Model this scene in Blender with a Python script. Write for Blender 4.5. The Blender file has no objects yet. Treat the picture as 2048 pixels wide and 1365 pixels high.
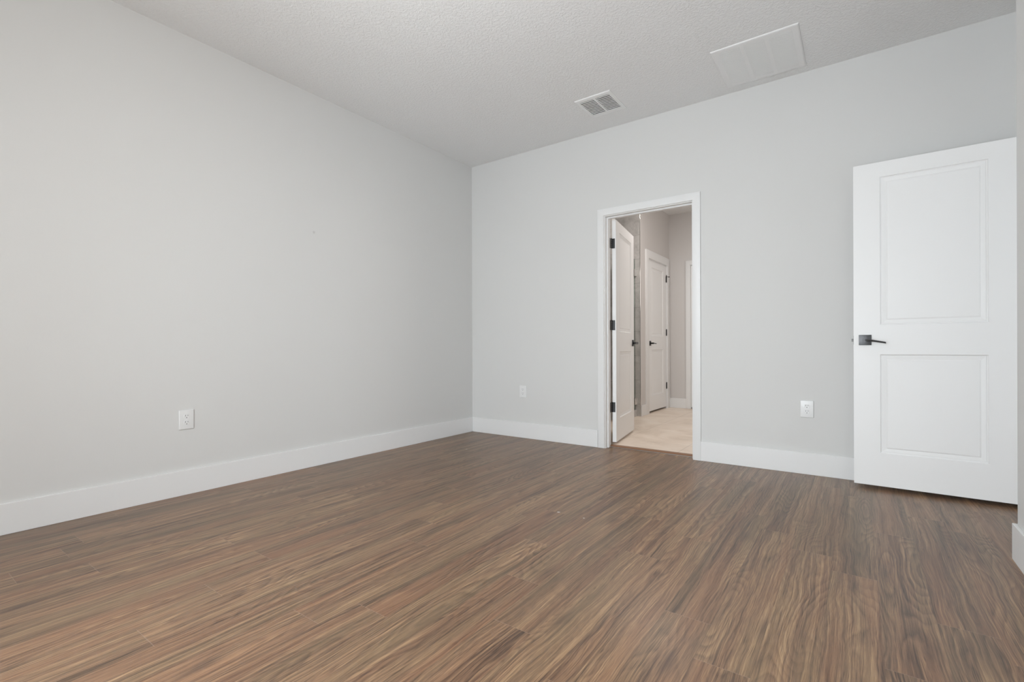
import bpy, bmesh, math, random
from mathutils import Matrix, Vector

C = bpy.context.scene.collection
SC = bpy.context.scene

# ------------------------------------------------------------------ camera
cam_d = bpy.data.cameras.new('camera')
cam_d.sensor_width = 36.0
cam_d.lens = 965.5 / 2048 * 36.0
cam_d.shift_y = (695.11 - 682.5) / 2048
cam_d.clip_start = 0.01
cam = bpy.data.objects.new('camera', cam_d)
C.objects.link(cam)
YAW, ROLL = math.radians(35.577), math.radians(-0.182)
cam.matrix_world = (Matrix.Translation((3.3783, -3.9870, 0.9029)) @ Matrix.Rotation(YAW, 4, 'Z')
                    @ Matrix.Rotation(math.radians(90), 4, 'X') @ Matrix.Rotation(ROLL, 4, 'Z'))
SC.camera = cam

# ------------------------------------------------------------------ colour management, world, lights
SC.view_settings.view_transform = 'Standard'
SC.view_settings.look = 'None'
SC.view_settings.exposure = 0.16
SC.view_settings.gamma = 1.0
SC.view_settings.use_curve_mapping = False

w = bpy.data.worlds.new('sky'); SC.world = w
w.use_nodes = True
bg = w.node_tree.nodes['Background']
bg.inputs['Color'].default_value = (0.80, 0.90, 1.0, 1)
bg.inputs['Strength'].default_value = 5.0

H0 = 2.845             # ceiling height
YF = -5.00            # inner face of the wall behind the camera
WINDOWS = [(1.40, 3.20, 0.06, 2.05)]   # x and z range of the glazed door in it
POWER = {'gdoor': 76.0, 'gdoor_up': 3.0, 'lamp': 21.0, 'bath': 14.5, 'shower': 15.0, 'hall': 10.0}


def area(name, loc, rot, sx, sy, power, col):
    d = bpy.data.lights.new(name, 'AREA')
    d.shape = 'RECTANGLE'; d.size = sx; d.size_y = sy
    d.energy = power; d.color = col
    o = bpy.data.objects.new(name, d)
    o.location = loc; o.rotation_euler = rot
    C.objects.link(o)
    return o


R = math.radians
for (a, b, za, zb), key in zip(WINDOWS, ('gdoor',)):      # sky light through each opening, and an added upward fill brightening the ceiling like ground bounce
    cx, cz = (a + b) / 2, (za + zb) / 2
    area('window_daylight', (cx, YF, cz), (R(68), 0, 0), b - a, zb - za, POWER[key], (0.95, 0.98, 1.0))
    area('window_ground_light', (cx, YF - 0.10, cz - 0.25), (R(140), 0, 0), b - a, (zb - za) * 0.7, POWER[key + '_up'], (1.0, 0.995, 0.98))
d = bpy.data.lights.new('ceiling_lamp', 'POINT')  # added fill source out of view, lifts the walls and ceiling
d.energy = POWER['lamp']; d.shadow_soft_size = 0.13; d.color = (1.0, 0.985, 0.96)
o = bpy.data.objects.new('ceiling_lamp', d); o.location = (1.96, -3.05, 2.10); C.objects.link(o)
area('bathroom_lamp', (3.55, 1.5, 1.95), (0, R(80), 0), 0.7, 1.2, POWER['bath'], (1.0, 0.935, 0.89))
area('shower_downlight', (1.60, 1.15, H0 - 0.012), (0, 0, 0), 0.16, 0.16, POWER['shower'], (1.0, 0.95, 0.91))
area('hall_daylight', (5.55, -0.75, 1.25), (R(90), 0, R(90)), 1.3, 1.9, POWER['hall'], (0.93, 0.97, 1.0))

# ------------------------------------------------------------------ mesh helpers


def srgb(r, g, b, a=1.0):
    def f(c):
        c /= 255.0
        return c / 12.92 if c <= 0.04045 else ((c + 0.055) / 1.055) ** 2.4
    return (f(r), f(g), f(b), a)


def box(bm, x0, y0, z0, x1, y1, z1, bevel=0.0, seg=2):
    vs = [bm.verts.new(p) for p in ((x0, y0, z0), (x1, y0, z0), (x1, y1, z0), (x0, y1, z0),
                                    (x0, y0, z1), (x1, y0, z1), (x1, y1, z1), (x0, y1, z1))]
    fs = [bm.faces.new([vs[i] for i in q]) for q in ((3, 2, 1, 0), (4, 5, 6, 7), (0, 1, 5, 4),
                                                     (1, 2, 6, 5), (2, 3, 7, 6), (3, 0, 4, 7))]
    if bevel:
        es = {e for f in fs for e in f.edges}
        bmesh.ops.bevel(bm, geom=list(es), offset=bevel, segments=seg, profile=0.6, affect='EDGES')


def cyl(bm, p0, p1, r0, r1=None, n=20):
    r1 = r0 if r1 is None else r1
    p0, p1 = Vector(p0), Vector(p1)
    d = (p1 - p0)
    q = d.to_track_quat('Z', 'Y').to_matrix().to_4x4()
    m = Matrix.Translation((p0 + p1) / 2) @ q
    bmesh.ops.create_cone(bm, cap_ends=True, segments=n, radius1=r0, radius2=r1, depth=d.length, matrix=m)


def sweep(bm, pts, sec):
    """loft the same closed section (offsets in two given axes) along pts; pts = [(centre, axisA, axisB, scale)]"""
    rings = []
    for c, A, B, s in pts:
        c, A, B = Vector(c), Vector(A), Vector(B)
        rings.append([bm.verts.new(c + A * (u * s[0]) + B * (v * s[1])) for u, v in sec])
    n = len(sec)
    for r0, r1 in zip(rings, rings[1:]):
        for i in range(n):
            bm.faces.new((r0[i], r0[(i + 1) % n], r1[(i + 1) % n], r1[i]))
    bm.faces.new(rings[0][::-1]); bm.faces.new(rings[-1])


def link_mesh(name, bm, mat, parent=None, smooth=None, loc=None):
    bmesh.ops.recalc_face_normals(bm, faces=bm.faces)
    me = bpy.data.meshes.new(name)
    bm.to_mesh(me); bm.free()
    me.materials.append(mat)
    if smooth:
        for p in me.polygons:
            p.use_smooth = True
        me.set_sharp_from_angle(angle=math.radians(smooth))
    o = bpy.data.objects.new(name, me)
    C.objects.link(o)
    if parent:
        o.parent = parent
    if loc:
        o.location = loc
    return o


def tag(o, label, cat, group=None, kind=None):
    o['label'] = label; o['category'] = cat
    if group:
        o['group'] = group
    if kind:
        o['kind'] = kind
    return o


def empty(name, loc, rz=0.0):
    o = bpy.data.objects.new(name, None)
    o.empty_display_size = 0.1
    o.location = loc; o.rotation_euler = (0, 0, rz)
    C.objects.link(o)
    return o


def struct(name, bm, mat, label, cat, smooth=None):
    return tag(link_mesh(name, bm, mat, smooth=smooth), label, cat, kind='structure')


def boxes(*bs, bevel=0.0):
    bm = bmesh.new()
    for b in bs:
        box(bm, *b, bevel=bevel)
    return bm


# ------------------------------------------------------------------ material helpers


class NT:
    def __init__(self, name):
        self.m = bpy.data.materials.new(name)
        self.m.use_nodes = True
        self.t = self.m.node_tree
        self.bsdf = self.t.nodes['Principled BSDF']

    def n(self, typ, props=None, **ins):
        nd = self.t.nodes.new(typ)
        for k, v in (props or {}).items():
            setattr(nd, k, v)
        for k, v in ins.items():
            key = int(k[1:]) if k[0] == 'i' and k[1:].isdigit() else k.replace('_', ' ')
            self.set(nd.inputs[key], v)
        return nd

    def set(self, sock, v):
        if isinstance(v, bpy.types.NodeSocket):
            self.t.links.new(v, sock)
        else:
            sock.default_value = v

    def math(self, op, a, b=0.0, c=None):
        nd = self.n('ShaderNodeMath', {'operation': op})
        self.set(nd.inputs[0], a); self.set(nd.inputs[1], b)
        if c is not None:
            self.set(nd.inputs[2], c)
        return nd.outputs[0]

    def noise(self, vec, scale=1.0, detail=2.0, rough=0.5, dist=0.0):
        return self.n('ShaderNodeTexNoise', None, Vector=vec, Scale=scale, Detail=detail, Roughness=rough, Distortion=dist).outputs['Fac']

    def xyz(self, x, y, z=0.0):
        return self.n('ShaderNodeCombineXYZ', None, X=x, Y=y, Z=z).outputs[0]

    def ramp(self, fac, stops):
        nd = self.n('ShaderNodeValToRGB', None, Fac=fac)
        e = nd.color_ramp.elements
        while len(e) < len(stops):
            e.new(0.5)
        for el, (p, c) in zip(e, stops):
            el.position = p; el.color = c
        return nd.outputs[0]

    def mix(self, fac, a, b, mode='MIX'):
        nd = self.n('ShaderNodeMix', {'data_type': 'RGBA', 'blend_type': mode})
        self.set(nd.inputs[0], fac); self.set(nd.inputs[6], a); self.set(nd.inputs[7], b)
        return nd.outputs[2]

    def maprange(self, v, a, b, c, d):
        nd = self.n('ShaderNodeMapRange', None)
        for i, x in enumerate((v, a, b, c, d)):
            self.set(nd.inputs[i], x)
        return nd.outputs[0]

    def bump(self, h, strength, dist):
        return self.n('ShaderNodeBump', None, Height=h, Strength=strength, Distance=dist).outputs[0]


def plain(name, col, rough=0.5, spec=0.5, metal=0.0, bump=None):
    k = NT(name)
    b = k.bsdf
    b.inputs['Base Color'].default_value = col
    b.inputs['Roughness'].default_value = rough
    b.inputs['Specular IOR Level'].default_value = spec
    b.inputs['Metallic'].default_value = metal
    if bump:
        sc, st, ds = bump
        co = k.n('ShaderNodeTexCoord').outputs['Object']
        k.set(b.inputs['Normal'], k.bump(k.noise(co, sc, 3.0), st, ds))
    return k.m


def wall_paint(name, col):
    return plain(name, col, 0.62, 0.3, 0.0, (220.0, 0.10, 0.002))


WALL_COL = (0.68, 0.678, 0.665, 1)
M_WALL = wall_paint('light_grey_wall_paint', WALL_COL)
M_BWALL = wall_paint('bathroom_wall_paint', (0.63, 0.605, 0.588, 1))
M_TRIM = plain('white_semi_gloss_paint', (0.79, 0.79, 0.785, 1), 0.35, 0.4, 0.0, (60.0, 0.05, 0.001))
M_DOOR = plain('white_door_paint', (0.84, 0.84, 0.835, 1), 0.38, 0.4, 0.0, (90.0, 0.08, 0.001))
M_PLATE = plain('white_plastic', (0.78, 0.78, 0.775, 1), 0.3, 0.5)
M_SLOT = plain('dark_slot', (0.05, 0.05, 0.05, 1), 0.6)
M_BLACK = plain('matte_black_hardware', (0.018, 0.018, 0.019, 1), 0.38, 0.5, 0.3, (150.0, 0.05, 0.0005))
M_BRONZE = plain('dark_grey_hardware', (0.075, 0.075, 0.078, 1), 0.36, 0.5, 0.6, (150.0, 0.05, 0.0005))
M_CHROME = plain('polished_chrome', (0.90, 0.89, 0.88, 1), 0.18, 0.5, 1.0)
M_NICKEL = plain('brushed_latch_metal', (0.12, 0.12, 0.115, 1), 0.4, 0.5, 0.8)
M_STEEL = plain('satin_steel_edge', (0.62, 0.61, 0.60, 1), 0.10, 0.5, 1.0)
M_VENT = plain('white_enamelled_metal', (0.82, 0.82, 0.815, 1), 0.4, 0.5)
M_DUCT = plain('duct_interior', (0.17, 0.17, 0.17, 1), 0.8)
M_FILTER = plain('air_filter', (0.24, 0.24, 0.235, 1), 0.9)
M_THRESH = plain('walnut_reducer', srgb(135, 98, 72), 0.35, 0.5, 0.0, (40.0, 0.1, 0.001))
M_STRIP = plain('grey_metal_strip', (0.30, 0.29, 0.28, 1), 0.4, 0.5, 0.7)


def smudged_wall():
    k = NT('light_grey_wall_paint_with_scuff')
    b = k.bsdf
    co = k.n('ShaderNodeTexCoord').outputs['Object']
    d = k.n('ShaderNodeVectorMath', {'operation': 'DISTANCE'}, i0=co, i1=(0.0, -1.863, 1.788)).outputs['Value']
    d = k.math('ADD', d, k.math('MULTIPLY', k.math('SUBTRACT', k.noise(co, 120.0, 2.0), 0.5), 0.016))
    k.set(b.inputs['Base Color'], k.mix(k.maprange(d, 0.004, 0.014, 0.45, 0.0), WALL_COL, (0.40, 0.40, 0.385, 1)))
    b.inputs['Roughness'].default_value = 0.62
    b.inputs['Specular IOR Level'].default_value = 0.3
    k.set(b.inputs['Normal'], k.bump(k.noise(co, 220.0, 3.0), 0.10, 0.002))
    return k.m


def ceiling_mat():
    k = NT('knockdown_textured_ceiling')
    co = k.n('ShaderNodeTexCoord').outputs['Object']
    a = k.noise(co, 64.0, 3.0, 0.55, 0.6)
    a = k.maprange(a, 0.42, 0.62, 0.0, 1.0)
    b = k.noise(co, 160.0, 2.0)
    h = k.math('ADD', a, k.math('MULTIPLY', b, 0.4))
    k.bsdf.inputs['Base Color'].default_value = (0.82, 0.82, 0.815, 1)
    k.bsdf.inputs['Roughness'].default_value = 0.8
    k.bsdf.inputs['Specular IOR Level'].default_value = 0.2
    k.set(k.bsdf.inputs['Normal'], k.bump(h, 0.62, 0.0024))
    return k.m


FLECKS = [((0.557, -0.741, 0.0), 0.010), ((2.047, -1.693, 0.0), 0.010), ((2.203, -1.697, 0.0), 0.007)]


def floor_mat():
    k = NT('walnut_vinyl_plank')
    uv = k.n('ShaderNodeUVMap', {'uv_map': 'plank'}).outputs[0]      # metres along and across each plank
    s = k.n('ShaderNodeSeparateXYZ', None, Vector=uv)
    u, v = s.outputs[0], s.outputs[1]
    at = k.n('ShaderNodeAttribute', {'attribute_name': 'plank_seed'})
    r = k.n('ShaderNodeSeparateColor', None, Color=at.outputs['Color'])
    r1, r2, r3 = r.outputs[0], r.outputs[1], r.outputs[2]
    U = k.math('MULTIPLY_ADD', r1, 37.0, u)
    V = k.math('MULTIPLY_ADD', r2, 53.0, v)
    # slow sideways drift of the grain
    drift = k.math('MULTIPLY', k.math('SUBTRACT', k.noise(k.xyz(k.math('MULTIPLY', U, 6.0), k.math('MULTIPLY', V, 1.6), r3), 1.0, 2.0), 0.5), 0.045)
    drift = k.math('MULTIPLY_ADD', k.math('SUBTRACT', k.noise(k.xyz(k.math('MULTIPLY', U, 26.0), k.math('MULTIPLY', V, 7.0), r3), 1.0, 1.0), 0.5), 0.010, drift)
    Ud = k.math('ADD', U, drift)
    # cathedral figure: level lines of a stretched noise field, strong on some planks only
    field = k.noise(k.xyz(k.math('MULTIPLY', Ud, 6.5), k.math('MULTIPLY', V, 1.0), r1), 1.0, 1.0, 0.4)
    rough = k.math('MULTIPLY', k.noise(k.xyz(k.math('MULTIPLY', Ud, 90.0), k.math('MULTIPLY', V, 6.0)), 1.0, 3.0), 0.016)
    rings = k.math('FRACT', k.math('MULTIPLY', k.math('ADD', field, rough), 26.0))
    rings = k.math('MINIMUM', k.math('DIVIDE', rings, 0.78), k.math('DIVIDE', k.math('SUBTRACT', 1.0, rings), 0.22))
    rings = k.math('POWER', rings, 0.7)
    # thin dark pore lines following the grain
    pf = k.noise(k.xyz(k.math('MULTIPLY', Ud, 95.0), k.math('MULTIPLY', V, 1.1), r1), 1.0, 1.5, 0.5)
    pore = k.math('FRACT', k.math('MULTIPLY', pf, 9.0))
    pore = k.maprange(k.math('ABSOLUTE', k.math('SUBTRACT', pore, 0.5)), 0.0, 0.16, 1.0, 0.0)
    pore = k.math('MULTIPLY', pore, k.maprange(k.noise(k.xyz(k.math('MULTIPLY', Ud, 30.0), k.math('MULTIPLY', V, 3.0), r2), 1.0, 2.0), 0.40, 0.62, 0.0, 1.0))
    mask = k.maprange(k.noise(k.xyz(k.math('MULTIPLY', U, 5.0), k.math('MULTIPLY', V, 0.8), r2), 1.0, 1.0), 0.40, 0.62, 0.06, 0.30)
    # streaks and fibres running with the plank
    streak = k.noise(k.xyz(k.math('MULTIPLY', Ud, 60.0), k.math('MULTIPLY', V, 1.0), r2), 1.0, 3.0, 0.6)
    fine = k.noise(k.xyz(k.math('MULTIPLY', Ud, 210.0), k.math('MULTIPLY', V, 3.0), r1), 1.0, 3.0, 0.6)
    fibre = k.noise(k.xyz(k.math('MULTIPLY', Ud, 620.0), k.math('MULTIPLY', V, 22.0)), 1.0, 2.0, 0.6)
    broad = k.noise(k.xyz(k.math('MULTIPLY', Ud, 16.0), k.math('MULTIPLY', V, 0.7), r3), 1.0, 2.0, 0.5)
    t = k.math('MULTIPLY', k.math('SUBTRACT', streak, 0.5), 0.95)
    t = k.math('MULTIPLY_ADD', pore, -0.36, t)
    t = k.math('MULTIPLY_ADD', k.math('SUBTRACT', rings, 0.60), mask, t)
    t = k.math('MULTIPLY_ADD', k.math('SUBTRACT', fine, 0.5), 1.05, t)
    t = k.math('MULTIPLY_ADD', k.math('SUBTRACT', broad, 0.5), 0.58, t)
    t = k.math('MULTIPLY_ADD', k.math('SUBTRACT', fibre, 0.5), 0.65, t)
    t = k.math('MULTIPLY_ADD', k.math('SUBTRACT', r3, 0.5), 0.10, t)
    t = k.math('ADD', t, 0.535)
    col = k.ramp(t, [(0.06, srgb(60, 46, 36)), (0.32, srgb(98, 75, 58)), (0.52, srgb(123, 96, 74)),
                     (0.70, srgb(144, 114, 86)), (0.95, srgb(172, 141, 107))])
    hue = k.noise(k.xyz(k.math('MULTIPLY', Ud, 13.0), k.math('MULTIPLY', V, 0.9), k.math('ADD', r2, 3.0)), 1.0, 2.0)
    col = k.mix(k.maprange(hue, 0.48, 0.75, 0.0, 0.45), col, srgb(139, 98, 72), 'MIX')
    col = k.mix(k.maprange(hue, 0.50, 0.28, 0.0, 0.40), col, srgb(110, 95, 71), 'MIX')
    # scattered dark knots
    kn = k.n('ShaderNodeTexVoronoi', {'voronoi_dimensions': '2D'}, Vector=k.xyz(k.math('MULTIPLY', Ud, 6.0), k.math('MULTIPLY', V, 1.6)), Scale=1.0, Randomness=1.0)
    kd = k.maprange(kn.outputs['Distance'], 0.02, 0.16, 0.55, 0.0)
    sel = k.math('GREATER_THAN', k.n('ShaderNodeSeparateColor', None, Color=kn.outputs['Color']).outputs[0], 0.62)
    col = k.mix(k.math('MULTIPLY', kd, sel), col, srgb(70, 54, 46))
    # joints between planks
    ed = k.math('MINIMUM', u, k.math('SUBTRACT', 0.1495, u))
    seam = k.maprange(ed, 0.0003, 0.0012, 0.35, 0.0)
    at2 = k.n('ShaderNodeAttribute', {'attribute_name': 'plank_end'}).outputs['Fac']
    en = k.maprange(k.math('MINIMUM', v, k.math('SUBTRACT', at2, v)), 0.0004, 0.0016, 0.5, 0.0)
    col = k.mix(seam, col, srgb(60, 48, 42))
    col = k.mix(en, col, srgb(150, 128, 112))
    co = k.n('ShaderNodeTexCoord').outputs['Object']
    for p, rad in FLECKS:      # specks of white paint left on the planks
        d = k.n('ShaderNodeVectorMath', {'operation': 'DISTANCE'}, i0=co, i1=p).outputs['Value']
        d = k.math('ADD', d, k.math('MULTIPLY', k.math('SUBTRACT', k.noise(co, 180.0, 1.0), 0.5), rad))
        col = k.mix(k.maprange(d, rad * 0.6, rad, 0.75, 0.0), col, srgb(205, 200, 196))
    k.set(k.bsdf.inputs['Base Color'], col)
    k.set(k.bsdf.inputs['Roughness'], k.maprange(fibre, 0.2, 0.8, 0.29, 0.40))
    k.bsdf.inputs['Specular IOR Level'].default_value = 0.50
    hgt = k.math('SUBTRACT', k.math('MULTIPLY', fibre, 0.5), seam)
    k.set(k.bsdf.inputs['Normal'], k.bump(hgt, 0.18, 0.001))
    return k.m


def tile_floor_mat():
    k = NT('beige_floor_tile')
    co = k.n('ShaderNodeTexCoord').outputs['Object']
    s = k.n('ShaderNodeSeparateXYZ', None, Vector=co)
    x = k.math('FRACT', k.math('DIVIDE', k.math('SUBTRACT', s.outputs[0], 1.535), 0.61))
    y = k.math('FRACT', k.math('DIVIDE', k.math('SUBTRACT', s.outputs[1], 0.45), 0.61))
    e = k.math('MINIMUM', k.math('MINIMUM', x, k.math('SUBTRACT', 1.0, x)), k.math('MINIMUM', y, k.math('SUBTRACT', 1.0, y)))
    g = k.maprange(e, 0.002, 0.006, 0.5, 0.0)
    n = k.noise(co, 2.6, 5.0, 0.6, 0.8)
    col = k.ramp(n, [(0.3, srgb(214, 196, 178)), (0.5, srgb(232, 216, 200)), (0.7, srgb(240, 227, 213))])
    col = k.mix(g, col, srgb(160, 145, 132))
    k.set(k.bsdf.inputs['Base Color'], col)
    k.bsdf.inputs['Roughness'].default_value = 0.38
    return k.m


def tile_wall_mat():
    k = NT('grey_marble_wall_tile')
    co = k.n('ShaderNodeTexCoord').outputs['Object']
    s = k.n('ShaderNodeSeparateXYZ', None, Vector=co)
    z = k.math('FRACT', k.math('DIVIDE', k.math('SUBTRACT', s.outputs[2], 0.17), 0.31))
    xy = k.math('ADD', s.outputs[0], s.outputs[1])
    x = k.math('FRACT', k.math('DIVIDE', k.math('SUBTRACT', xy, 0.16), 0.61))
    e = k.math('MINIMUM', k.math('MULTIPLY', k.math('MINIMUM', z, k.math('SUBTRACT', 1.0, z)), 0.31),
               k.math('MULTIPLY', k.math('MINIMUM', x, k.math('SUBTRACT', 1.0, x)), 0.61))
    g = k.maprange(e, 0.001, 0.0025, 0.6, 0.0)
    n = k.noise(co, 5.0, 6.0, 0.62, 1.6)
    vein = k.maprange(k.math('ABSOLUTE', k.math('SUBTRACT', k.noise(co, 3.2, 5.0, 0.6, 2.0), 0.5)), 0.0, 0.05, 0.28, 0.0)
    col = k.ramp(n, [(0.28, srgb(170, 167, 164)), (0.5, srgb(192, 189, 186)), (0.75, srgb(206, 203, 200))])
    col = k.mix(vein, col, srgb(214, 210, 207))
    col = k.mix(g, col, srgb(110, 106, 102))
    k.set(k.bsdf.inputs['Base Color'], col)
    k.bsdf.inputs['Roughness'].default_value = 0.3
    return k.m


def glass_mat(name, tint):
    k = NT(name)
    k.t.nodes.remove(k.bsdf)
    out = k.t.nodes['Material Output']
    tr = k.n('ShaderNodeBsdfTransparent', None, Color=tint)
    gl = k.n('ShaderNodeBsdfGlossy', None, Roughness=0.02)
    fr = k.n('ShaderNodeFresnel', None, IOR=1.45)
    mx = k.n('ShaderNodeMixShader', None, i0=fr.outputs[0], i1=tr.outputs[0], i2=gl.outputs[0])
    k.t.links.new(mx.outputs[0], out.inputs[0])
    return k.m


M_LWALL = smudged_wall()
M_CEIL = ceiling_mat()
M_FLOOR = floor_mat()
M_BFLOOR = tile_floor_mat()
M_TILE = tile_wall_mat()
M_GLASS = glass_mat('clear_shower_glass', (0.88, 0.95, 0.92, 1))
M_PANE = glass_mat('window_glass', (0.97, 0.98, 0.98, 1))

# ------------------------------------------------------------------ room sizes (metres; corner of left and back wall is the origin)
H = 2.845
XR = 3.923            # bedroom right wall face
YR = -1.105           # where that wall ends and the entry recess begins
XE = 4.14             # wall with the entry door
WT = 0.114            # wall thickness
DX0, DX1, DZ = 1.549, 2.303, 2.067        # bathroom doorway
BF = 0.012            # bathroom floor level
BXL, BYF, BXR = 1.122, 3.15, 3.95         # bathroom closet wall, far wall, right wall
SY = 2.0              # shower end wall face

# ---- floor: every plank a face of the floor mesh
random.seed(11)
JOINTS = {5: -3.374, 7: -2.641, 9: -3.172, 10: -3.43, 11: -2.43, 13: -2.92, 15: -2.438, 16: -2.72, 20: -2.545, 21: -1.51, 22: -1.66}
PW, PL = 0.1495, 1.22


def plank_floor():
    bm = bmesh.new()
    lay = bm.loops.layers.uv.new('plank')
    seed = bm.loops.layers.float_color.new('plank_seed')
    endl = bm.loops.layers.float_color.new('plank_end')

    def plank(x0, y0, y1, full0, L, x1=None):
        x1 = x1 or x0 + PW
        vs = [bm.verts.new((x, y, 0)) for x, y in ((x0, y0), (x1, y0), (x1, y1), (x0, y1))]
        f = bm.faces.new(vs)
        sd = (random.random(), random.random(), random.random(), 1)
        for lp in f.loops:
            lp[lay].uv = (lp.vert.co.x - x0, lp.vert.co.y - full0)
            lp[seed] = sd
            lp[endl] = (L, L, L, 1)
    i = 0
    while i * PW < XE + 0.13:
        x0 = i * PW
        x1 = min(x0 + PW, XE + 0.13)
        j = JOINTS.get(i, random.uniform(-1.22, 0))
        ylo, yhi = YF - 0.12, 0.0
        y = j
        while y > ylo:
            y -= PL
        while y < yhi:
            a, b = max(y, ylo), min(y + PL, yhi)
            if b - a > 0.002:
                plank(x0, a, b, y, PL, x1)
            y += PL
        i += 1
    # strip of planks running on into the bathroom doorway
    x = math.floor(DX0 / PW) * PW
    while x < DX1:
        plank(max(x, DX0 - 0.0), 0.0, 0.075, -0.9, PL, min(x + PW, DX1))
        x += PW
    return bm


fb = plank_floor()
fo = struct('floor', fb, M_FLOOR, 'brown walnut look plank floor of the empty room', 'floor')

# ---- ceiling with the two vent openings cut out
HOLES = [(1.590, -0.553, 1.838, -0.305), (2.632, -0.597, 3.058, -0.137)]


def slab_with_holes(x0, y0, x1, y1, z0, z1, holes):
    xs = sorted({x0, x1, *(h[0] for h in holes), *(h[2] for h in holes)})
    ys = sorted({y0, y1, *(h[1] for h in holes), *(h[3] for h in holes)})
    bm = bmesh.new()

    def solid(i, j):
        if not (0 <= i < len(xs) - 1 and 0 <= j < len(ys) - 1):
            return False
        cx, cy = (xs[i] + xs[i + 1]) / 2, (ys[j] + ys[j + 1]) / 2
        return not any(h[0] < cx < h[2] and h[1] < cy < h[3] for h in holes)
    vd = {}

    def V(i, j, z):
        if (i, j, z) not in vd:
            vd[i, j, z] = bm.verts.new((xs[i], ys[j], z))
        return vd[i, j, z]
    for i in range(len(xs) - 1):
        for j in range(len(ys) - 1):
            if not solid(i, j):
                continue
            bm.faces.new((V(i, j, z0), V(i, j + 1, z0), V(i + 1, j + 1, z0), V(i + 1, j, z0)))
            bm.faces.new((V(i, j, z1), V(i + 1, j, z1), V(i + 1, j + 1, z1), V(i, j + 1, z1)))
            for di, dj, a, b in ((-1, 0, (i, j), (i, j + 1)), (1, 0, (i + 1, j), (i + 1, j + 1)),
                                 (0, -1, (i, j), (i + 1, j)), (0, 1, (i, j + 1), (i + 1, j + 1))):
                if not solid(i + di, j + dj):
                    bm.faces.new((V(*a, z0), V(*b, z0), V(*b, z1), V(*a, z1)))
    return bm


struct('ceiling', slab_with_holes(-0.114, YF - 0.114, XE + 0.13, 0.0, H, H + 0.05, HOLES), M_CEIL,
       'pale grey ceiling with a fine knockdown texture', 'ceiling')

# ---- bedroom walls
struct('wall_left', boxes((-WT, YF - WT, -0.05, 0, 0.0, H)), M_LWALL, 'long blank light grey wall on the left', 'wall')
struct('wall_back', boxes((-WT, 0, -0.05, DX0 - 0.018, WT, H), (DX1 + 0.018, 0, -0.05, XE + 0.13, WT, H), (DX0 - 0.018, 0, DZ + 0.018, DX1 + 0.018, WT, H)),
       M_WALL, 'light grey back wall around the bathroom doorway', 'wall')
bm = boxes((XR, YF - WT, -0.05, XE + 0.13, YR, H), bevel=0.006)
struct('wall_right', bm, M_WALL, 'light grey wall end at the right edge of the room', 'wall')
EY0, EY1 = -0.925, -0.148             # entry doorway
struct('wall_entry', boxes((XE, YR, -0.05, XE + WT, EY0 - 0.018, H), (XE, EY1 + 0.018, -0.05, XE + WT, 0.0, H), (XE, EY0 - 0.018, DZ + 0.018, XE + WT, EY1 + 0.018, H)),
       M_WALL, 'light grey wall of the entry recess behind the open door', 'wall')
# wall behind the camera with its two windows
segs = [(-WT, YF - WT, max(z for w_ in WINDOWS for z in w_[3:]), XR, YF, H)]
xs = [-WT, *[v for w_ in WINDOWS for v in w_[:2]], XR]
for a, b in zip(xs[0::2], xs[1::2]):
    segs.append((a, YF - WT, -0.05, b, YF, 2.05))
for a, b, za, zb in WINDOWS:
    segs.append((a, YF - WT, -0.05, b, YF, za))
struct('wall_front', boxes(*segs), M_WALL, 'light grey wall with two windows facing the bathroom doorway', 'wall')


def window(name, loc, rz, width, hh, label):
    e = tag(empty(name, loc, rz), label, 'window', kind='structure')
    hw, f = width / 2, 0.045
    bm = boxes((-hw, -0.09, 0, -hw + f, -0.03, hh), (hw - f, -0.09, 0, hw, -0.03, hh), (-hw + f, -0.09, 0, hw - f, -0.03, f),
               (-hw + f, -0.09, hh - f, hw - f, -0.03, hh), (-hw + f, -0.085, hh / 2 - 0.02, hw - f, -0.035, hh / 2 + 0.02))
    link_mesh('window_frame', bm, M_TRIM, e)
    link_mesh('pane', boxes((-hw + f, -0.062, f, hw - f, -0.058, hh - f)), M_PANE, e)
    link_mesh('window_sill', boxes((-hw - 0.03, -0.03, -0.02, hw + 0.03, 0.03, 0.0)), M_TRIM, e)


for k, (a, b, za, zb) in enumerate(WINDOWS):
    window('window_%d' % (k + 1), ((a + b) / 2, YF, za), 0, b - a, zb - za, ('tall white framed glass door',)[k] + ' in the wall behind the viewer')

# small hall beyond the entry doorway
bm = boxes((XE + 0.13, -1.6, -0.05, 5.6, 0.5, 0.0))
struct('floor_hall', bm, M_THRESH, 'brown floor of the hall beyond the open white door', 'floor')
bm = boxes((5.6, -1.6, 0, 5.7, 0.5, H), (XE + WT, 0.4, 0, 5.6, 0.5, H), (XE + 0.13, -1.7, 0, 5.6, -1.6, H), (XE + 0.13, -1.6, H, 5.6, 0.5, H + 0.05))
struct('wall_hall', bm, M_WALL, 'plain walls of the hall beyond the open white door', 'wall')

# ---- baseboards
BT, BH = 0.014, 0.152


def baseboard(name, runs, label):
    bm = bmesh.new()
    for r in runs:
        box(bm, *r, bevel=0.0025, seg=2)
    return struct(name, bm, M_TRIM, label, 'baseboard')


baseboard('baseboard_left', [(0, YF, 0, BT, 0.0, BH)], 'tall white baseboard along the left wall')
baseboard('baseboard_back', [(BT, -BT, 0, 1.479, 0, BH)], 'white baseboard between the room corner and the bathroom doorway')
baseboard('baseboard_back_right', [(2.369, -BT, 0, XE, 0, BH)], 'white baseboard running from the bathroom doorway behind the open door')
baseboard('baseboard_right', [(XR - BT, YF, 0, XR, YR + BT, BH), (XR, YR, 0, XE, YR + BT, BH)], 'white baseboard wrapping the wall end at the right edge')

# ---- door casings and jambs


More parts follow.
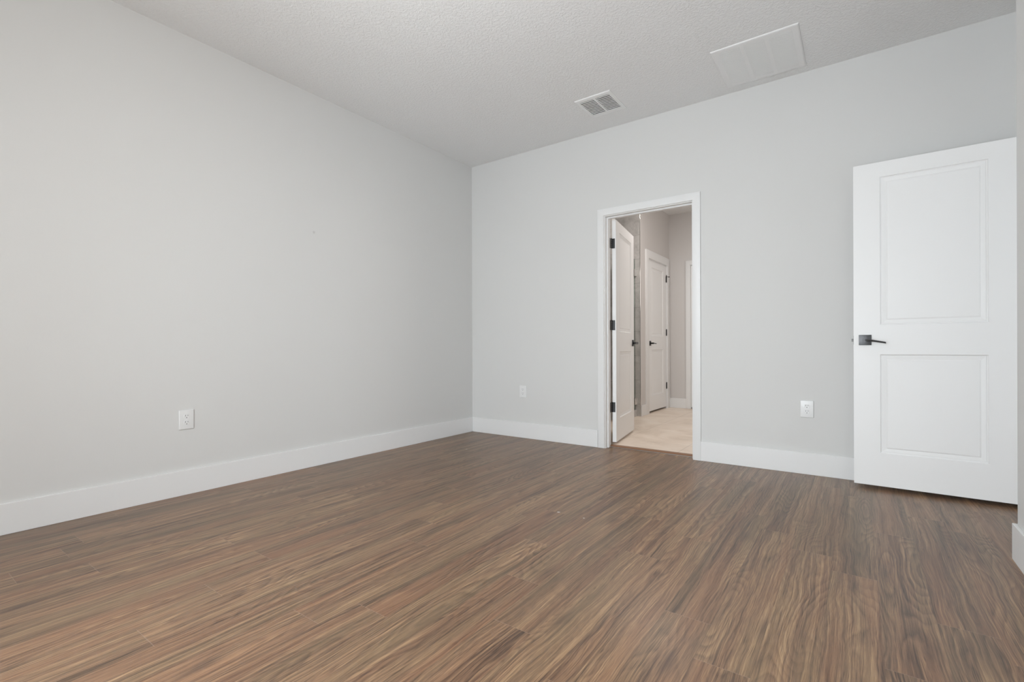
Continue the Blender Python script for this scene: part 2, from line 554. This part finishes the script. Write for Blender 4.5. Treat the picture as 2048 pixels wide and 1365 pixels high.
def doorway(name, x0, x1, z1, depth, stop, label, both=True, cw=0.060, loc=(0, 0, 0), rz=0.0, floor_z=0.0):
    """casing and jamb of a doorway in local axes: opening x0..x1, near wall face y=0, far face y=depth"""
    e = tag(empty(name, loc, rz), label, 'door frame', kind='structure')
    ct, rev = 0.016, 0.0065
    bm = bmesh.new()
    A0, A1, B0, B1, T0, T1 = x0 - rev - cw, x0 - rev, x1 + rev, x1 + rev + cw, z1 + rev, z1 + rev + cw
    for (ya, yb) in ((-ct, 0.0), (depth, depth + ct))[:2 if both else 1]:
        for quad in (((A0, floor_z), (A1, floor_z), (A1, T0), (A0, T1)), ((B0, floor_z), (B1, floor_z), (B1, T1), (B0, T0)), ((A1, T0), (B0, T0), (B1, T1), (A0, T1))):
            n0 = len(bm.verts)
            lo = [bm.verts.new((x, ya, z)) for x, z in quad]
            hi = [bm.verts.new((x, yb, z)) for x, z in quad]
            fs = [bm.faces.new(lo), bm.faces.new(hi[::-1])] + [bm.faces.new((lo[q], hi[q], hi[(q + 1) % 4], lo[(q + 1) % 4])) for q in range(4)]
            es = [e_ for e_ in {e_ for f_ in fs for e_ in f_.edges} if abs((e_.verts[0].co - e_.verts[1].co).y) < 1e-6 and abs(e_.verts[0].co.y - (ya if ya < 0 else yb)) < 1e-6
                  and not (abs((e_.verts[0].co - e_.verts[1].co).x) > 0.01 and abs((e_.verts[0].co - e_.verts[1].co).z) > 0.01)]
            bmesh.ops.bevel(bm, geom=es, offset=0.0022, segments=2, profile=0.6, affect='EDGES')
    link_mesh('casing', bm, M_TRIM, e, smooth=40)
    j = 0.018
    bm = boxes((x0 - j, 0, floor_z, x0, depth, z1), (x1, 0, floor_z, x1 + j, depth, z1), (x0 - j, 0, z1, x1 + j, depth, z1 + j), bevel=0.0012)
    link_mesh('jamb', bm, M_TRIM, e)
    s0, s1 = stop
    bm = boxes((x0, s0, floor_z, x0 + 0.012, s1, z1 - 0.012), (x1 - 0.012, s0, floor_z, x1, s1, z1 - 0.012), (x0, s0, z1 - 0.012, x1, s1, z1), bevel=0.0012)
    link_mesh('door_stop', bm, M_TRIM, e)
    return e


doorway('trim_1', DX0, DX1, DZ, WT, (0.040, 0.077), 'white frame around the open bathroom doorway')

# ---- panel doors
LW, LH, LT = 0.762, 2.035, 0.035
PROFILE = [(0.0, 0.0), (0.003, 0.0055), (0.008, 0.0080), (0.011, 0.0068), (0.031, 0.0092), (0.038, 0.0062)]


def panel_leaf(w=LW, h=LH, t=LT, stile=0.136):
    """two-panel moulded door; x 0..w, y 0 (front) .. t (back), z 0..h"""
    bm = bmesh.new()
    xs = [0, stile, w - stile, w]
    zs = [0, 0.207, 0.827, 1.013, 1.941, h]
    for side in (0, 1):
        def P(x, z, d):
            return bm.verts.new((x, d if side == 0 else t - d, z))
        for i in range(3):
            for j in range(5):
                a, b, c, d = xs[i], xs[i + 1], zs[j], zs[j + 1]
                if i == 1 and j in (1, 3):
                    loops = []
                    for ins, dep in PROFILE:
                        loops.append([P(a + ins, c + ins, dep), P(b - ins, c + ins, dep), P(b - ins, d - ins, dep), P(a + ins, d - ins, dep)])
                    for l0, l1 in zip(loops, loops[1:]):
                        for q in range(4):
                            bm.faces.new((l0[q], l0[(q + 1) % 4], l1[(q + 1) % 4], l1[q]))
                    bm.faces.new(loops[-1])
                else:
                    bm.faces.new((P(a, c, 0), P(b, c, 0), P(b, d, 0), P(a, d, 0)))
    bmesh.ops.remove_doubles(bm, verts=bm.verts, dist=1e-5)
    bd = [e for e in bm.edges if e.is_boundary]
    # close the four edges of the slab
    fr = {}
    for v in {v for e in bd for v in e.verts}:
        fr[(round(v.co.x, 4), round(v.co.z, 4), v.co.y > t / 2)] = v
    for e in bd:
        a, b = e.verts
        if a.co.y > t / 2:
            continue
        a2 = fr[(round(a.co.x, 4), round(a.co.z, 4), True)]
        b2 = fr[(round(b.co.x, 4), round(b.co.z, 4), True)]
        bm.faces.new((a, b, b2, a2))
    return bm


def handle(parent, x, z, direction, mat, droop=0.018, t=LT, back=True):
    """square rose with a slim drooping lever, on the front (and back) of a leaf"""
    for side in ((0, 1) if back else (0,)):
        y0, s = (0.0, -1) if side == 0 else (t, 1)
        bm = bmesh.new()
        ya, yb = sorted((y0, y0 + s * 0.008))
        box(bm, x - 0.0325, ya, z - 0.0325, x + 0.0325, yb, z + 0.0325, bevel=0.0015)
        h = link_mesh('handle', bm, mat, parent, smooth=40)
        bm = bmesh.new()
        cyl(bm, (x, y0 + s * 0.008, z), (x, y0 + s * 0.014, z), 0.016)
        cyl(bm, (x, y0 + s * 0.014, z), (x, y0 + s * 0.056, z), 0.0105)
        yc = y0 + s * 0.050
        sec = [(math.cos(q * math.pi / 6), math.sin(q * math.pi / 6)) for q in range(12)]
        pts = []
        for k in range(9):
            f = k / 8
            pts.append(((x + direction * 0.104 * f, yc, z - droop * f ** 1.2), (0, 0, 1), (0, 1, 0), (0.0075 - 0.0025 * f, 0.010 - 0.002 * f)))
        sweep(bm, pts, sec)
        link_mesh('lever', bm, mat, h, smooth=40)


def hinge(parent, z, pin, leaf_pts=None, mat=None, plates=()):
    """butt hinge: knuckle barrel on the pin axis plus its two plates given as boxes"""
    bm = bmesh.new()
    x, y = pin
    for q in range(5):
        cyl(bm, (x, y, z - 0.045 + 0.018 * q + 0.0006), (x, y, z - 0.045 + 0.018 * (q + 1) - 0.0006), 0.0062, n=14)
    cyl(bm, (x, y, z + 0.0445), (x, y, z + 0.0505), 0.0045, 0.003, n=12)
    for p in plates:
        box(bm, *p)
    return link_mesh('hinge', bm, mat, parent, smooth=40)


def latch(parent, xe, direction, z):
    bm = bmesh.new()
    x0, x1 = sorted((xe, xe + direction * 0.0012))
    box(bm, x0, 0.005, z - 0.028, x1, 0.030, z + 0.028)
    x0, x1 = sorted((xe, xe + direction * 0.011))
    box(bm, x0, 0.011, z - 0.009, x1, 0.024, z + 0.009, bevel=0.002)
    link_mesh('latch', bm, M_NICKEL, parent)


# open entry door on the right
d1 = tag(empty('door_1', (3.359, -0.178, 0.024), math.radians(-0.9)),
         'white two panel door standing open at the right, dark lever handle', 'door', kind='structure')
link_mesh('door_leaf', panel_leaf(), M_DOOR, d1)
handle(d1, 0.0595, 0.918, 1, M_BRONZE)
latch(d1, 0.0, -1, 0.918)
for z in (0.20, 1.02, 1.83):
    hinge(d1, z, (LW + 0.006, LT + 0.004), mat=M_BLACK, plates=((LW, 0.006, z - 0.045, LW + 0.002, LT, z + 0.045),))
doorway('trim_2', 0, EY1 - EY0, DZ, WT, (0.040, 0.077), 'white frame of the entry doorway hidden behind the wall end', loc=(XE, EY0 + (EY1 - EY0), 0), rz=math.radians(-90))

# open bathroom door
BA = math.radians(99.5)
d2 = tag(empty('door_2', (1.588, 0.150, 0.033), BA), 'white two panel door swung open into the bathroom doorway', 'door', kind='structure')
link_mesh('door_leaf', panel_leaf(), M_DOOR, d2)
handle(d2, LW - 0.06, 0.910, -1, M_BLACK, droop=0.004)
latch(d2, LW, 1, 0.910)
for z in (0.319, 1.069, 1.817):
    # plate let into the hinge edge of the leaf (faces the bedroom) and the barrel on the jamb corner
    hinge(d2, z, (-0.0062, LT + 0.003), mat=M_BLACK, plates=((-0.0022, 0.009, z - 0.045, 0.0, LT, z + 0.045),))
    # plate on the jamb
for z in (0.352, 1.102, 1.850):
    o = link_mesh('hinge_plate', boxes((DX0, 0.082, z - 0.045, DX0 + 0.0022, WT + 0.004, z + 0.045)), M_BLACK)
    o.parent = d2
    o.matrix_parent_inverse = (Matrix.Translation(d2.location) @ Matrix.Rotation(BA, 4, 'Z')).inverted()

# threshold between the two floors
tag(empty('trim_3', (DX0, 0.075, 0)), 'walnut brown threshold strip across the bathroom doorway', 'threshold', kind='structure')
t3 = bpy.data.objects['trim_3']
ww = DX1 - DX0
bm = bmesh.new()
sweep(bm, [((0, 0, 0), (0, 1, 0), (0, 0, 1), (1, 1)), ((ww, 0, 0), (0, 1, 0), (0, 0, 1), (1, 1))],
      [(0.014, -0.01), (0.014, 0.004), (0.022, 0.011), (0.056, 0.014), (0.060, 0.0125), (0.060, -0.01)])
link_mesh('reducer', bm, M_THRESH, t3)
link_mesh('metal_edge', boxes((0, 0, -0.01, ww, 0.014, 0.003)), M_STRIP, t3)

# ---- pendant added out of view to dress the room fill (its lamp hangs just under the socket)
cl = tag(empty('ceiling_light', (1.96, -3.05, H)), 'small white pendant ceiling light above the middle of the room', 'lamp')
bm = bmesh.new()
cyl(bm, (0, 0, -0.025), (0, 0, 0), 0.055, 0.065, n=28)
link_mesh('canopy', bm, M_PLATE, cl, smooth=40)
bm = bmesh.new()
cyl(bm, (0, 0, -0.60), (0, 0, -0.025), 0.006, n=12)
link_mesh('stem', bm, M_PLATE, cl, smooth=40)
bm = bmesh.new()
cyl(bm, (0, 0, -0.615), (0, 0, -0.57), 0.022, 0.018, n=20)
link_mesh('socket', bm, M_PLATE, cl, smooth=40)

# ---- wall outlets


def outlet():
    e = empty('wall_outlet', (0, 0, 0))
    bm = bmesh.new()
    box(bm, -0.0405, -0.007, -0.0595, 0.0405, 0.0, 0.0595, bevel=0.0032, seg=3)
    link_mesh('cover_plate', bm, M_PLATE, e, smooth=50)
    for zc in (0.0195, -0.0195):
        bm = bmesh.new()
        n = 28
        pts = []
        for q in range(n):
            a = 2 * math.pi * q / n
            pts.append((0.0172 * math.cos(a), max(-0.0142, min(0.0142, 0.0172 * math.sin(a)))))
        sweep(bm, [((0, -0.0066, zc), (1, 0, 0), (0, 0, 1), (1, 1)), ((0, -0.0080, zc), (1, 0, 0), (0, 0, 1), (1, 1)), ((0, -0.0088, zc), (1, 0, 0), (0, 0, 1), (0.95, 0.95))], pts)
        rc = link_mesh('receptacle', bm, M_PLATE, e)
        bm = boxes((-0.0078, -0.0090, zc + 0.0010, -0.0054, -0.0086, zc + 0.0100), (0.0054, -0.0090, zc + 0.0020, 0.0078, -0.0086, zc + 0.0092))
        cyl(bm, (0, -0.0090, zc - 0.0075), (0, -0.0086, zc - 0.0075), 0.0027, n=14)
        link_mesh('slots', bm, M_SLOT, rc)
    bm = bmesh.new()
    cyl(bm, (0, -0.0082, 0), (0, -0.0066, 0), 0.0030, n=14)
    box(bm, -0.0024, -0.0084, -0.0004, 0.0024, -0.0081, 0.0004)
    link_mesh('screw', bm, M_VENT, e)
    return e


def copy_tree(o, parent=None):
    c = o.copy(); C.objects.link(c)
    if parent:
        c.parent = parent
    for ch in list(o.children):
        copy_tree(ch, c)
    return c


oa = outlet()
oa.location = (0.0, -2.7315, 0.4625); oa.rotation_euler = (0, 0, math.radians(90))
tag(oa, 'white duplex outlet alone on the long left wall', 'outlet', 'wall outlets')
for loc, lab in (((0.662, 0, 0.460), 'white duplex outlet on back wall between corner and bathroom doorway'),
                 ((3.088, 0, 0.460), 'white duplex outlet on back wall beside the large open door')):
    o = copy_tree(oa)
    o.location = loc; o.rotation_euler = (0, 0, 0)
    o['label'] = lab

# ---- ceiling vents


def vent(name, x0, y0, x1, y1, hole, cols, rows, bar, slat_w, slat_t, tilt, label, duct_mat, duct_h):
    e = tag(empty(name, ((x0 + x1) / 2, (y0 + y1) / 2, H)), label, 'vent')
    cx, cy = (x0 + x1) / 2, (y0 + y1) / 2
    hx0, hy0, hx1, hy1 = hole[0] - cx, hole[1] - cy, hole[2] - cx, hole[3] - cy
    X0, Y0, X1, Y1 = x0 - cx, y0 - cy, x1 - cx, y1 - cy
    bm = bmesh.new()
    # stamped frame: sloping outer lip, flat face, turned-up inner edge
    lips = [(X0, Y0, X1, Y1, 0.0), (X0 + 0.001, Y0 + 0.001, X1 - 0.001, Y1 - 0.001, -0.005), (X0 + 0.008, Y0 + 0.008, X1 - 0.008, Y1 - 0.008, -0.008),
            (hx0, hy0, hx1, hy1, -0.008), (hx0, hy0, hx1, hy1, 0.0)]
    rings = [[bm.verts.new(p) for p in ((a, b, z), (c, b, z), (c, d, z), (a, d, z))] for a, b, c, d, z in lips]
    rings.append(rings[0])
    for r0, r1 in zip(rings, rings[1:]):
        for q in range(4):
            bm.faces.new((r0[q], r0[(q + 1) % 4], r1[(q + 1) % 4], r1[q]))
    link_mesh('frame', bm, M_VENT, e)
    bm = bmesh.new()
    for c in range(1, cols):
        xx = hx0 + (hx1 - hx0) * c / cols
        box(bm, xx - bar / 2, hy0, -0.008, xx + bar / 2, hy1, 0.006)
    link_mesh('divider', bm, M_VENT, e)
    bm = bmesh.new()
    ca, sa = math.cos(tilt), math.sin(tilt)
    for r in range(rows):
        yy = hy0 + (hy1 - hy0) * (r + 0.5) / rows
        th = slat_t / 2
        sec = [(-slat_w / 2, -th), (slat_w / 2, -th), (slat_w / 2, th), (-slat_w / 2, th)]
        zc = -0.0078 + slat_w / 2 * abs(sa)
        for c in range(cols):
            xa = hx0 + (hx1 - hx0) * c / cols + (bar / 2 if c else 0)
            xb = hx0 + (hx1 - hx0) * (c + 1) / cols - (bar / 2 if c < cols - 1 else 0)
            A, B = (0, ca, sa), (0, -sa, ca)
            sweep(bm, [((xa, yy, zc), A, B, (1, 1)), ((xb, yy, zc), A, B, (1, 1))], sec)
    link_mesh('louvers', bm, M_VENT, e)
    bm = bmesh.new()
    t = 0.004
    box(bm, hx0 + 0.0005, hy0 + 0.0005, duct_h, hx1 - 0.0005, hy1 - 0.0005, duct_h + t)
    box(bm, hx0 + 0.0005, hy0 + 0.0005, -0.004, hx0 + 0.0025, hy1 - 0.0005, duct_h)
    box(bm, hx1 - 0.0025, hy0 + 0.0005, -0.004, hx1 - 0.0005, hy1 - 0.0005, duct_h)
    box(bm, hx0 + 0.0025, hy0 + 0.0005, -0.004, hx1 - 0.0025, hy0 + 0.0025, duct_h)
    box(bm, hx0 + 0.0025, hy1 - 0.0025, -0.004, hx1 - 0.0025, hy1 - 0.0005, duct_h)
    link_mesh('duct_box', bm, duct_mat, e)
    return e


vent('ceiling_vent', 1.564, -0.594, 1.864, -0.262, HOLES[0], 2, 11, 0.014, 0.0100, 0.001, math.radians(-4),
     'small square ceiling vent with dark open slots', M_DUCT, 0.16)
vent('return_air_grille', 2.593, -0.634, 3.097, -0.100, HOLES[1], 3, 36, 0.022, 0.0094, 0.0016, math.radians(-6),
     'large pale ceiling grille of fine louvers beside the back wall', M_FILTER, 0.06)

# ------------------------------------------------------------------ bathroom
struct('floor_bathroom', boxes((-0.05, 0.135, -0.05, BXR, BYF, BF)), M_BFLOOR, 'beige tile floor seen through the bathroom doorway', 'floor')
struct('ceiling_bathroom', boxes((-0.1, WT, H, BXR + 0.1, BYF + 0.1, H + 0.05)), M_CEIL, 'ceiling strip seen through the top of the doorway', 'ceiling')
CY0, CY1, CZ = 2.281, 3.029, 2.075            # closet doorway
struct('wall_bathroom_left', boxes((BXL - WT, SY, 0, BXL, CY0 - 0.018, H), (BXL - WT, CY1 + 0.018, 0, BXL, BYF, H), (BXL - WT, CY0 - 0.018, CZ + 0.018, BXL, CY1 + 0.018, H)),
       M_BWALL, 'taupe bathroom wall holding the closed closet door', 'wall')
struct('wall_bathroom_far', boxes((BXL - WT, BYF, 0, 1.415, BYF + 0.1, H), (2.19, BYF, 0, BXR, BYF + 0.1, H), (1.415, BYF, CZ + 0.018, 2.19, BYF + 0.1, H)), M_BWALL, 'taupe far wall of the bathroom', 'wall')
struct('wall_bathroom_right', boxes((BXR, WT, 0, BXR + 0.1, BYF + 0.1, H)), M_BWALL, 'taupe bathroom wall out of sight to the right', 'wall')
struct('wall_shower_end', boxes((-0.05, SY - 0.010, 0, BXL - WT, SY + 0.1, H), (BXL - WT, SY - 0.010, 0, BXL - 0.004, SY, H)), M_TILE, 'grey marble tiled end wall of the shower', 'wall')
struct('wall_shower_side', boxes((-0.15, WT, 0, -0.05, SY + 0.1, H)), M_TILE, 'grey marble tiled side wall of the shower', 'wall')
struct('wall_shower_front', boxes((-0.05, 1.516, 0, 0.95, 1.60, H)), M_TILE, 'grey marble tiled wall end seen through the hinge gap', 'wall')
struct('wall_closet', boxes((-0.15, SY + 0.1, 0, -0.05, BYF + 0.1, H), (-0.05, BYF, 0, BXL - WT, BYF + 0.1, H), (-0.05, SY + 0.1, H, BXL - WT, BYF, H + 0.05)), M_BWALL, 'plain walls inside the closet behind its closed door', 'wall')
struct('floor_closet', boxes((-0.05, BYF, -0.05, BXR, BYF + 1.0, BF - 0.001)), M_BFLOOR, 'tile floor of the room behind the far bathroom door', 'floor')
struct('wall_far_room', boxes((1.2, BYF + 0.9, 0, 2.5, BYF + 1.0, H), (1.2, BYF + 0.1, 0, 1.3, BYF + 0.9, H), (2.4, BYF + 0.1, 0, 2.5, BYF + 0.9, H), (1.2, BYF + 0.1, H, 2.5, BYF + 1.0, H + 0.05)), M_BWALL, 'plain walls behind the far bathroom door', 'wall')
# bright metal edge of the shower tile
bm = bmesh.new()
cyl(bm, (BXL - 0.003, SY - 0.007, BF), (BXL - 0.003, SY - 0.007, H), 0.0038, n=12)
struct('trim_4', bm, M_STEEL, 'thin bright metal corner strip edging the shower tile', 'edge strip', smooth=60)
# closet door
doorway('trim_5', 0, CY1 - CY0, CZ, WT, (0.042, 0.075), 'white frame of the closet door inside the bathroom', both=False, cw=0.110 - 0.004, loc=(BXL, CY0, 0), rz=math.radians(90), floor_z=BF)
d3 = tag(empty('door_3', (BXL - 0.004, CY0 + 0.003, 0.038), math.radians(90)), 'closed white closet door with black hinges inside the bathroom', 'door', kind='structure')
CW = CY1 - CY0 - 0.006
link_mesh('door_leaf', panel_leaf(w=CW), M_DOOR, d3)
handle(d3, 0.062, 0.913, 1, M_BLACK, droop=0.004, back=False)
for z in (0.302, 1.072, 1.845):
    hinge(d3, z, (CW + 0.002, -0.006), mat=M_BLACK, plates=((CW - 0.012, -0.0012, z - 0.045, CW + 0.012, 0.0, z + 0.045),))
bm = bmesh.new()
cyl(bm, (CW + 0.002, -0.006, 1.893), (CW + 0.002, -0.006, 1.906), 0.006, n=12)
cyl(bm, (CW + 0.002, -0.006, 1.886), (CW - 0.02, -0.045, 1.876), 0.0035, n=10)
cyl(bm, (CW - 0.02, -0.045, 1.876), (CW - 0.026, -0.056, 1.873), 0.007, n=12)
link_mesh('hinge_stop', bm, M_BLACK, d3, smooth=40)
# door on the far wall
doorway('trim_6', 0, 0.74, CZ, 0.1, (0.045, 0.08), 'white frame at the far right inside the bathroom', both=False, loc=(1.433, BYF, 0), rz=0, floor_z=BF)
d4 = tag(empty('door_4', (1.436, BYF + 0.004, 0.032), 0.0), 'white door in the far wall of the bathroom', 'door', kind='structure')
link_mesh('door_leaf', panel_leaf(w=0.734), M_DOOR, d4)
baseboard('baseboard_bathroom_left', [(BXL, SY - 0.0, BF, BXL + BT, CY0 - 0.1165, BF + 0.140)], 'short white baseboard beside the closet door frame')
baseboard('baseboard_bathroom_far', [(BXL, BYF - BT, BF, 1.366, BYF, BF + 0.140)], 'white baseboard on the far bathroom wall')

# shower glass door
gd = tag(empty('shower_glass_door', (1.052, SY - 0.010, 0.10)), 'clear glass shower door with chrome hinges beyond the open bathroom door', 'shower door')
GL = 0.62
bm = bmesh.new()
box(bm, -0.005, -GL, 0.0, 0.005, -0.012, 1.93, bevel=0.001)
link_mesh('glass_panel', bm, M_GLASS, gd)
for z in (0.105, 1.755):
    bm = bmesh.new()
    box(bm, -0.026, -0.006, z - 0.045, 0.026, 0.0, z + 0.045, bevel=0.002)
    box(bm, 0.006, -0.052, z - 0.045, 0.014, -0.010, z + 0.045, bevel=0.0015)
    box(bm, -0.014, -0.052, z - 0.045, -0.006, -0.010, z + 0.045, bevel=0.0015)
    box(bm, -0.009, -0.030, z - 0.030, 0.009, -0.004, z + 0.030)
    link_mesh('hinge', bm, M_CHROME, gd)
struct('shower_curb', boxes((0.96, 1.60, BF, 1.075, SY - 0.010, 0.095)), M_TILE, 'low grey tiled curb under the glass shower door', 'curb')
